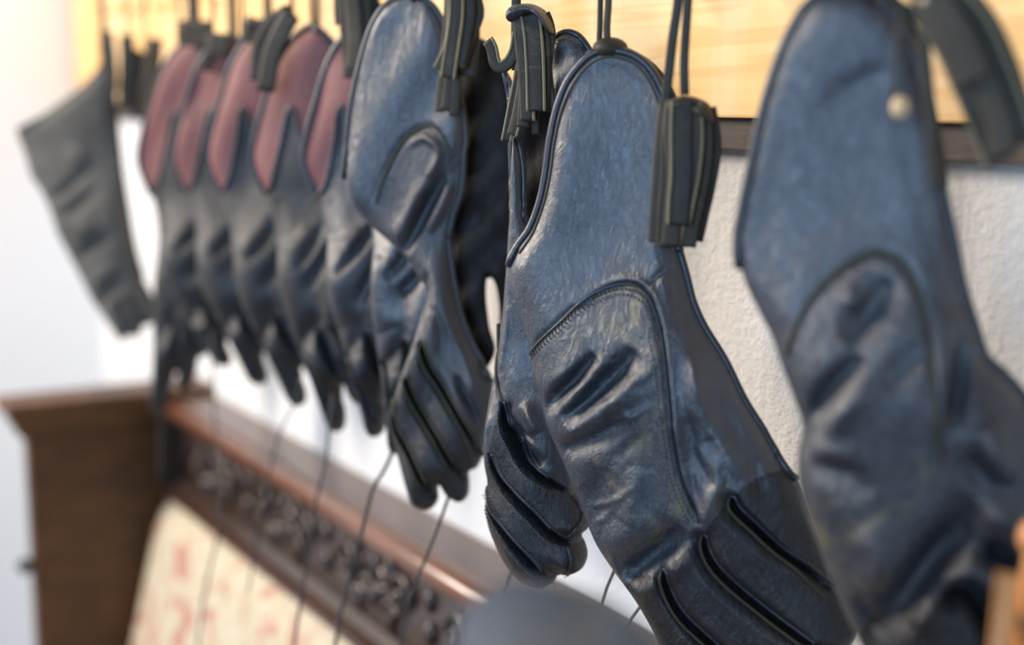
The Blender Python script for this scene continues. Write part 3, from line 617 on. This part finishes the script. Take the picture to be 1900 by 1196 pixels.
L4.build(g, [('finger', [(715, 760), (739, 742), (745, 787), (763, 819), (782, 851), (800, 887), (815, 935), (810, 970), (740, 960)], fr),
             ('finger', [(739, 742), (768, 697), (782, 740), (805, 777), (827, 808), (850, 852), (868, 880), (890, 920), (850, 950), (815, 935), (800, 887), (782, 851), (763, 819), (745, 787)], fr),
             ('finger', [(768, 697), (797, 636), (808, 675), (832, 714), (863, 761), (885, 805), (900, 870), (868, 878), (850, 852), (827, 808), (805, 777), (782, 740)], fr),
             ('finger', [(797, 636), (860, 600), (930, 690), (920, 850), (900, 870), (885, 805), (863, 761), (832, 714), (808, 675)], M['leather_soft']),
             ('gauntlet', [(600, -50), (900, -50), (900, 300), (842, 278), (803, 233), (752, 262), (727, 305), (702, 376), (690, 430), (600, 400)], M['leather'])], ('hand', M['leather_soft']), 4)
L4.cordline(g, [(640, 330), (644, 270), (650, 210), (661, 150), (676, 92), (692, 46), (712, 14), (735, -2), (762, -8), (790, 0), (812, 22), (828, 60), (845, 130), (860, 205), (866, 254), (862, 286), (858, 350), (842, 400), (833, 440)], .0022, M['piping'], 'piping', .001)
L4.cordline(g, [(833, 440), (844, 520), (856, 580), (875, 630), (895, 668), (914, 705)], .0018, M['piping'], 'side_seam', .001)
L4.cordline(g, arch4, .0009, M['olive'], 'seam', .0005)
for gv in gr4:
    for sg in (-1, 1): L4.cordline(g, [(gv[0][0]-1, gv[0][1]-6)]+[(p[0]+sg*6, p[1]-sg*4) for p in gv[:-1]], .0011, M['olive'], 'finger_seam', .0002, 6)
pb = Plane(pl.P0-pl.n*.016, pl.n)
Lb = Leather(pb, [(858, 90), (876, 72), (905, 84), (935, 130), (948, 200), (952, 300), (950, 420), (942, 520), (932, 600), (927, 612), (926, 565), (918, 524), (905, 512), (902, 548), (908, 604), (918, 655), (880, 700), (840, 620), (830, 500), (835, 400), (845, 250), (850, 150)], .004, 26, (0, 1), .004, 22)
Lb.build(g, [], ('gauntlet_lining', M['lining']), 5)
Lb.cordline(g, [(858, 90), (876, 72), (905, 84), (935, 130), (945, 180)], .0016, M['piping'], 'piping', .001)
tp = Plane(pl.P0+pl.n*.022, pl.n)
tt = bpy.data.objects.new('tassel', None); S.collection.objects.link(tt); tt.parent = g; tt.matrix_parent_inverse = g.matrix_basis.inverted(); tt['label'] = 'olive tassel with pale cut strap edges'
tassel_strands(tp, tt, [
    ([(838, -30), (838, 20), (834, 70), (826, 130)], .0040, .003, M['strap_dark'], (-1,)),
    ([(845, -30), (848, 30), (842, 85), (822, 130)], .0036, .006, M['strap'], (1,)),
    ([(856, -30), (856, 30), (848, 90), (840, 145)], .0040, .009, M['strap_dark'], (-1, 1)),
    ([(870, -30), (876, 20), (868, 70), (856, 125)], .0044, .006, M['strap_dark'], (1,)),
    ([(876, -30), (890, 20), (882, 50), (868, 90), (858, 125)], .0040, .003, M['strap_dark'], (1,)),
    ([(828, 120), (822, 160), (818, 208)], .0032, .002, M['strap'], (-1,)),
    ([(838, 140), (834, 180), (830, 205)], .0034, .003, M['strap_dark'], None),
    ([(850, 140), (848, 175), (845, 215)], .0034, .003, M['strap_dark'], None),
    ([(862, -30), (864, 60), (856, 140)], .0090, -.001, M['strap_dark'], None)])
back_to_hook(g, 765, -6, pl)

# ---- the five oxblood and black gloves, the black one hidden among them and the end ones
TPL = [(0, 0), (-30, 12), (-55, 40), (-75, 82), (-93, 142), (-107, 192), (-115, 242), (-107, 280), (-92, 310), (-80, 352), (-70, 402), (-62, 472), (-50, 540), (-32, 600), (-12, 660), (2, 705), (14, 742), (28, 756), (42, 748), (46, 722), (40, 690), (46, 664), (58, 690), (72, 706), (86, 700), (90, 676), (84, 640), (96, 640), (104, 610), (100, 560), (92, 500), (86, 430), (78, 360), (76, 290), (78, 220), (72, 150), (58, 84), (34, 30), (16, 6)]
RED = [(-160, -40), (120, -40), (120, 330), (20, 330), (-2, 300), (-14, 240), (-40, 150), (-58, 225), (-74, 300), (-92, 330), (-160, 330)]
def small_glove(ax, ay, sx, sy, kx, ys, yaw, label, red=True, ydist=-.125, seed=1, body=None):
    pl = hang(ax, ay, ydist, yaw)
    g = thing('falconry_glove', label, 'glove', pl.P0, 'falconry gloves hanging from the board')
    def mp(L):
        r = []
        for x, y in L:
            t = max(0, y-320)/430
            r.append((ax+sx*x+kx*t*t*(1.4-.4*t), ay+sy*y+ys*t*t))
        return r
    grv = [mp([(-20, 600), (0, 630), (18, 680), (40, 730)]), mp([(25, 570), (40, 610), (52, 650), (60, 700)]), mp([(60, 560), (74, 590), (84, 640)])]
    rr = random.Random(seed); J = lambda L_, k=9: [(x+rr.uniform(-k, k), y+rr.uniform(-k*1.6, k*1.6)) for x, y in L_]; q_ = lambda a: a*rr.uniform(.45, .95)
    ft = [(mp(J([(30, 350), (10, 405), (-14, 445)])), 9, q_(-.008)), (mp(J([(62, 370), (38, 435), (6, 495)])), 11, q_(-.009)), (mp(J([(0, 370), (-30, 420)])), 16, q_(.003)),
          (mp(J([(-40, 400), (-30, 480), (-16, 550)])), 42, q_(.012)), (mp(J([(30, 530), (0, 585), (-36, 625)])), 14, q_(-.008)), (mp(J([(10, 600), (10, 650)])), 18, q_(.005)), (mp(J([(-70, 330), (-55, 400), (-40, 440)])), 14, q_(-.003)), (mp(J([(70, 450), (50, 520), (40, 560)])), 20, q_(.005))]
    L = Leather(pl, mp(TPL), .020, 56, (ay+300*sy, ay+470*sy), .005, 40, grv, ft, 22, .5, seed, .0016)
    reg = [('finger', mp([(-60, 640), (-20, 600), (18, 680), (44, 730), (60, 780), (-20, 800)]), M['leather_finger_shaded']),
           ('finger', mp([(-20, 600), (25, 570), (52, 650), (60, 690), (60, 740), (44, 730), (18, 680)]), M['leather_finger_shaded']),
           ('finger', mp([(25, 570), (60, 560), (84, 640), (100, 720), (60, 740), (52, 650)]), M['leather_finger_shaded'])]
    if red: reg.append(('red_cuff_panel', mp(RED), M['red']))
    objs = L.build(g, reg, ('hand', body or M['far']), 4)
    L.cordline(g, mp([(-92, 310), (-107, 280), (-115, 242), (-107, 192), (-93, 142), (-75, 82), (-55, 40), (-30, 12), (0, 0), (34, 30), (58, 84), (72, 150), (78, 220)]), .0026, M['piping'], 'piping', .001)
    if red: L.cordline(g, mp([(-92, 318), (-74, 296), (-58, 225), (-40, 150), (-14, 240), (-2, 298), (14, 326)]), .0016, M['leather_soft'], 'seam', .0004)
    for o in objs:
        if o.name.startswith('red_cuff'): o['label'] = 'oxblood leather cuff panel'
    back_to_hook(g, ax, ay+2, pl, 0)
    return g, pl
small_glove(356, 90, .80, .885, -88, 10, -50, 'dark falconry glove hidden behind the leftmost oxblood-cuffed one, only dark fingers showing', False, -.112, 21)
r1, p1 = small_glove(365, 72, .93, .90, 24, -70, -50, 'leftmost oxblood-cuffed falconry glove, beside the dark strap tassels', True, -.125, 22)
r2, p2 = small_glove(432, 66, .95, .92, 22, -46, -50, 'second oxblood-cuffed falconry glove from the left, narrow red strip showing', True, -.125, 23)
r3, p3 = small_glove(498, 56, .97, .95, 28, -20, -50, 'third oxblood-cuffed falconry glove from the left, darkest red cuff', True, -.125, 24)
r4, p4 = small_glove(585, 50, 1.0, .985, 12, 6, -50, 'fourth oxblood-cuffed falconry glove, widest red cuff with rounded pink top', True, -.125, 25)
r5, p5 = small_glove(682, 46, 1.02, 1.0, -14, 8, -50, 'fifth oxblood-cuffed falconry glove, just left of the tall black glove', True, -.119, 26, M['leather_soft'])
k6, pk = small_glove(770, 40, 1.03, 1.03, -62, 22, -50, 'black falconry glove behind the spread-fingered one, only its hand showing', False, -.110, 27, M['leather'])
def mini_tassel(g, pl, off, specs, label):
    tp = Plane(pl.P0+pl.n*off, pl.n)
    tt = bpy.data.objects.new('tassel', None); S.collection.objects.link(tt); tt.parent = g; tt.matrix_parent_inverse = g.matrix_basis.inverted(); tt['label'] = label
    tassel_strands(tp, tt, specs)
mini_tassel(r5, p5, .02, [([(640, -30), (644, 40), (650, 100), (652, 145)], .0060, 0, M['strap_dark'], None), ([(655, -30), (662, 40), (664, 90), (660, 130)], .0060, .004, M['strap'], None),
    ([(672, -30), (676, 30), (672, 80), (664, 120)], .0060, 0, M['strap_dark'], None), ([(632, -30), (632, 20), (634, 45)], .0060, -.002, M['lining'], None), ([(690, -20), (686, 10), (700, 20)], .006, -.002, M['lining'], None)], 'olive tassel over the oxblood cuff')
mini_tassel(r4, p4, .018, [([(543, 22), (520, 45), (500, 85), (492, 170)], .0075, 0, M['lining'], None), ([(546, 26), (530, 55), (510, 100), (498, 165)], .0075, .004, M['strap_dark'], None), ([(538, 26), (508, 50), (488, 90), (484, 150)], .0075, .002, M['lining'], None)], 'blackish tassel hanging beside the widest red cuff')
mini_tassel(r3, p3, .01, [([(455, 42), (470, 50), (490, 50), (505, 42)], .007, 0, M['strap_dark'], None), ([(450, 55), (470, 62), (500, 62)], .008, 0, M['strap_dark'], None)], 'dark strap knot above the cuff')
mini_tassel(r1, p1, .012, [([(335, 52), (360, 52), (392, 54)], .0075, 0, M['strap_dark'], None), ([(330, 68), (360, 68), (395, 70)], .0085, 0, M['strap_dark'], None), ([(378, 60), (374, 100), (364, 150), (356, 190)], .0050, -.002, M['lining'], None)], 'dark strap knot above the cuff')
mini_tassel(r2, p2, .012, [([(385, 80), (400, 82), (425, 84)], .010, 0, M['strap_dark'], None), ([(392, 85), (384, 110), (378, 130)], .006, -.002, M['lining'], None)], 'dark strap knot above the cuff')

# ---- grey fringed glove at the far left
pl = hang(195, 112, -.150, -35)
g = thing('falconry_glove', 'matt grey falconry glove with square angled cuff, leftmost, against the white wall', 'glove', pl.P0, 'falconry gloves hanging from the board')
out0 = [(196, 108), (182, 132), (150, 166), (112, 194), (80, 216), (34, 240), (40, 268), (50, 296), (54, 312), (60, 330), (76, 352), (95, 392), (108, 432), (128, 470), (150, 512), (170, 552), (190, 582), (210, 612), (226, 633), (234, 624), (246, 624), (262, 622), (264, 606), (286, 598), (292, 572), (284, 548), (266, 516), (254, 476), (244, 430), (236, 380), (228, 330), (222, 280), (218, 240), (214, 190), (208, 140)]
ft0 = [([(100, 370), (120, 360), (150, 330), (175, 310)], 9, -.005), ([(120, 400), (150, 385), (190, 350)], 10, -.004), ([(150, 480), (190, 450), (220, 430)], 10, -.005), ([(190, 570), (215, 530), (240, 510)], 10, -.005), ([(130, 300), (170, 280)], 20, .004), ([(150, 430), (190, 410)], 16, .004), ([(180, 520), (220, 490)], 14, .004)]
L0 = Leather(pl, out0, .016, 40, (250, 420), .007, 26, [[(228, 560), (240, 590), (250, 624)], [(252, 550), (264, 580), (272, 604)]], ft0, 16, .6, 31, .0015)
L0.build(g, [('finger', [(190, 580), (228, 560), (240, 590), (250, 640), (200, 650)], M['grey']), ('finger', [(228, 560), (252, 550), (264, 580), (272, 604), (270, 640), (250, 640), (240, 590)], M['grey']), ('finger', [(252, 550), (300, 530), (310, 610), (272, 604), (264, 580)], M['grey'])], ('hand', M['grey']), 3)
L0.cordline(g, [(196, 108), (182, 132), (150, 166), (112, 194), (80, 216), (34, 240)], .0018, M['grey'], 'hem', .001)
L0.cordline(g, [(208, 140), (214, 190), (218, 240), (222, 280), (228, 330), (236, 380), (244, 430), (254, 476), (266, 516)], .0022, M['strap_dark'], 'side_seam', 0)
mini_tassel(g, pl, .012, [([(196, 56), (196, 90), (200, 130), (206, 200)], .0065, 0, M['strap_dark'], None), ([(204, 60), (212, 120), (214, 170)], .0040, .003, M['strap'], None),
    ([(236, 64), (236, 110), (234, 160), (232, 205)], .0075, 0, M['strap_dark'], None), ([(246, 90), (246, 140), (240, 200)], .0075, -.003, M['lining'], None)], 'dark straps above the grey cuff')
gz, pz = None, hang(262, 90, -.11, -45)
mini_tassel(r1, pz, 0, [([(288, 70), (286, 110), (276, 160), (262, 215)], .009, 0, M['strap_dark'], None), ([(268, 96), (268, 130), (262, 180), (254, 220)], .010, -.002, M['strap_dark'], None)], 'dark straps left of the red cuff')
back_to_hook(g, 196, 110, pl)

# ---- extra brass hooks along the far part of the board
for u, v in ((262, 18), (303, 16), (356, 2), (213, 24)):
    P = wall_pt(u, v, -.05); o = hook(float(P[0]), float(P[2])+.005, tb)
    MB().ball((P[0], -.050, P[2]+.004), .007, 8).build('added_glint_knob', M['brass'], o, True)  # polished ball added to each far hook to catch a bright glint

# ---- leash cords hanging from the gloves
def cord(pts, y0, y1, label, mt=None, r=.0011):
    n = len(pts); P = [wall_pt(u, v, y0+(y1-y0)*i/(n-1)) for i, (u, v) in enumerate(pts)]
    Q = spline(P, .02)
    tag(MB().tube(Q, r, 6).build('leash_cord', mt or M['dark_cord'], None, True), label, 'cord', 'leash cords below the gloves')
cord([(1158, 1010), (1146, 1040), (1138, 1062), (1126, 1090), (1116, 1122), (1104, 1158), (1092, 1200), (1080, 1250)], -.085, -.12, 'sharp tan cord crossing the dark rail below the middle glove', M['cord'], .0010)
cord([(1220, 1060), (1200, 1100), (1188, 1124), (1172, 1146), (1160, 1168), (1148, 1190), (1136, 1230)], -.085, -.12, 'short cord at the bottom edge right of the tan one', M['cord'], .0010)
cord([(966, 1010), (956, 1045), (948, 1062), (942, 1082), (932, 1120), (920, 1200)], -.09, -.12, 'short dark cord under the curled fingers of the half-hidden glove')
cord([(850, 850), (838, 905), (830, 928), (812, 980), (790, 1035), (762, 1107), (742, 1200), (735, 1260)], -.11, -.14, 'dark cord hanging from the spread-fingered glove across the carved rail')
cord([(745, 760), (735, 805), (724, 848), (708, 880), (689, 914), (664, 1018), (632, 1136), (622, 1200), (615, 1260)], -.12, -.16, 'long dark cord left of the spread fingers, crossing rail and cushion', None, .0014)
cord([(618, 730), (610, 800), (604, 860), (588, 920), (578, 1000), (560, 1100), (545, 1200)], -.13, -.17, 'blurred cord below the fourth oxblood glove')
cord([(560, 690), (545, 752), (520, 800), (500, 880), (480, 980), (460, 1100)], -.13, -.16, 'blurred cord below the third oxblood glove', None, .0008)
cord([(392, 610), (395, 672), (396, 740), (400, 800), (404, 860), (408, 960), (400, 1010), (378, 1110), (366, 1200)], -.13, -.17, 'faint blurred cord over the left of the floral cushion', None, .0011)
cord([(306, 560), (305, 640), (304, 720), (298, 800), (296, 900)], -.12, -.14, 'faint cord in front of the settle corner at far left', None, .0010)

# ------------------------------------------------------------ foreground pieces, out of focus
ch = thing('leather_chair', 'out-of-focus dark leather chair back poking up at the bottom edge, blue sheen put into its colour', 'chair', (-.27, -.37, 0))
def pad():
    cx, cy, zt = FP[0], FP[1], FP[2]; m = MB(); V = []; Fc = []; nu, nv = 20, 40
    return m
q = CP + rays(1035., 1162.)/FPX*.40
dx = RT; W2 = .029
m = MB(); prf = []
for i in range(13):
    a = math.pi*i/12; prf.append((math.copysign(abs(math.cos(a))**.7, math.cos(a))*W2, math.sin(a)**.7*.019))
V = []; 
along = -FH
for k, (t, s_) in enumerate([(-.016, .35), (-.013, .72), (-.007, .93), (.0, 1), (.07, 1.0), (.115, 1.0), (.125, .975), (.134, .91), (.142, .81), (.149, .67), (.1545, .49), (.158, .25)]):
    for (a, b_) in prf+[(-W2, -.30), (W2, -.30)]:
        zz = (b_ if b_ < 0 else b_*s_)-.20*max(0, a+.010)-.10*max(0, a-.012)
        V.append(q+RT*a*s_+along*t+np.array([0, 0, zz-.006-.10*max(0, a+.01)*0]))
n = len(prf)+2; Fc = [(k*n+i, k*n+(i+1) % n, (k+1)*n+(i+1) % n, (k+1)*n+i) for k in range(len(V)//n-1) for i in range(n)]
Fc += [tuple(range(n-1, -1, -1)), tuple(len(V)-n+i for i in range(n))]
MB().add(V, Fc).build('backrest', M['chair'], ch, True)
bx = q+along*.07
for t in (.01, .13):
    b2 = q+along*t; MB().box((b2[0], b2[1], .53), (.03, .03, 1.06)).build('post', M['walnut'], ch, bevel=.003)
c2 = q+along*.07+RT*(-.0)
rz = Matrix.Rotation(math.atan2(along[1], along[0]), 3, 'Z')
s0 = c2+np.array([.13, -.16, 0])*0-RT*.20
MB().box((s0[0], s0[1], .45), (.20, .38, .06), rz).build('seat', M['chair'], ch, bevel=.012)
for t in (-.07, .07):
    b2 = s0+along*t-RT*.15; MB().box((b2[0], b2[1], .21), (.03, .03, .42)).build('leg', M['walnut'], ch, bevel=.003)
op = thing('wooden_post', 'blurred orange wooden post at the lower right corner', 'post', (0, 0, 0))
a0 = CP+rays(1920., 1050.)/FPX*.50; a1 = CP+rays(1893., 1200.)/FPX*.50
dd = (a1-a0)/np.linalg.norm(a1-a0); bt = a0+dd*((0-a0[2])/dd[2]) if False else None
zdir = a1-a0
P = [a0-zdir*.35, a0, a1, a1+zdir*3]
P.append(np.array([P[-1][0], P[-1][1], 0.0]))
MB().tube(spline(P, .05), .0042, 10).build('shaft', M['orange_wood'], op, True)
MB().ball(P[0], .0075, 8).build('finial', M['orange_wood'], op, True)
op.location = (0, 0, 0)
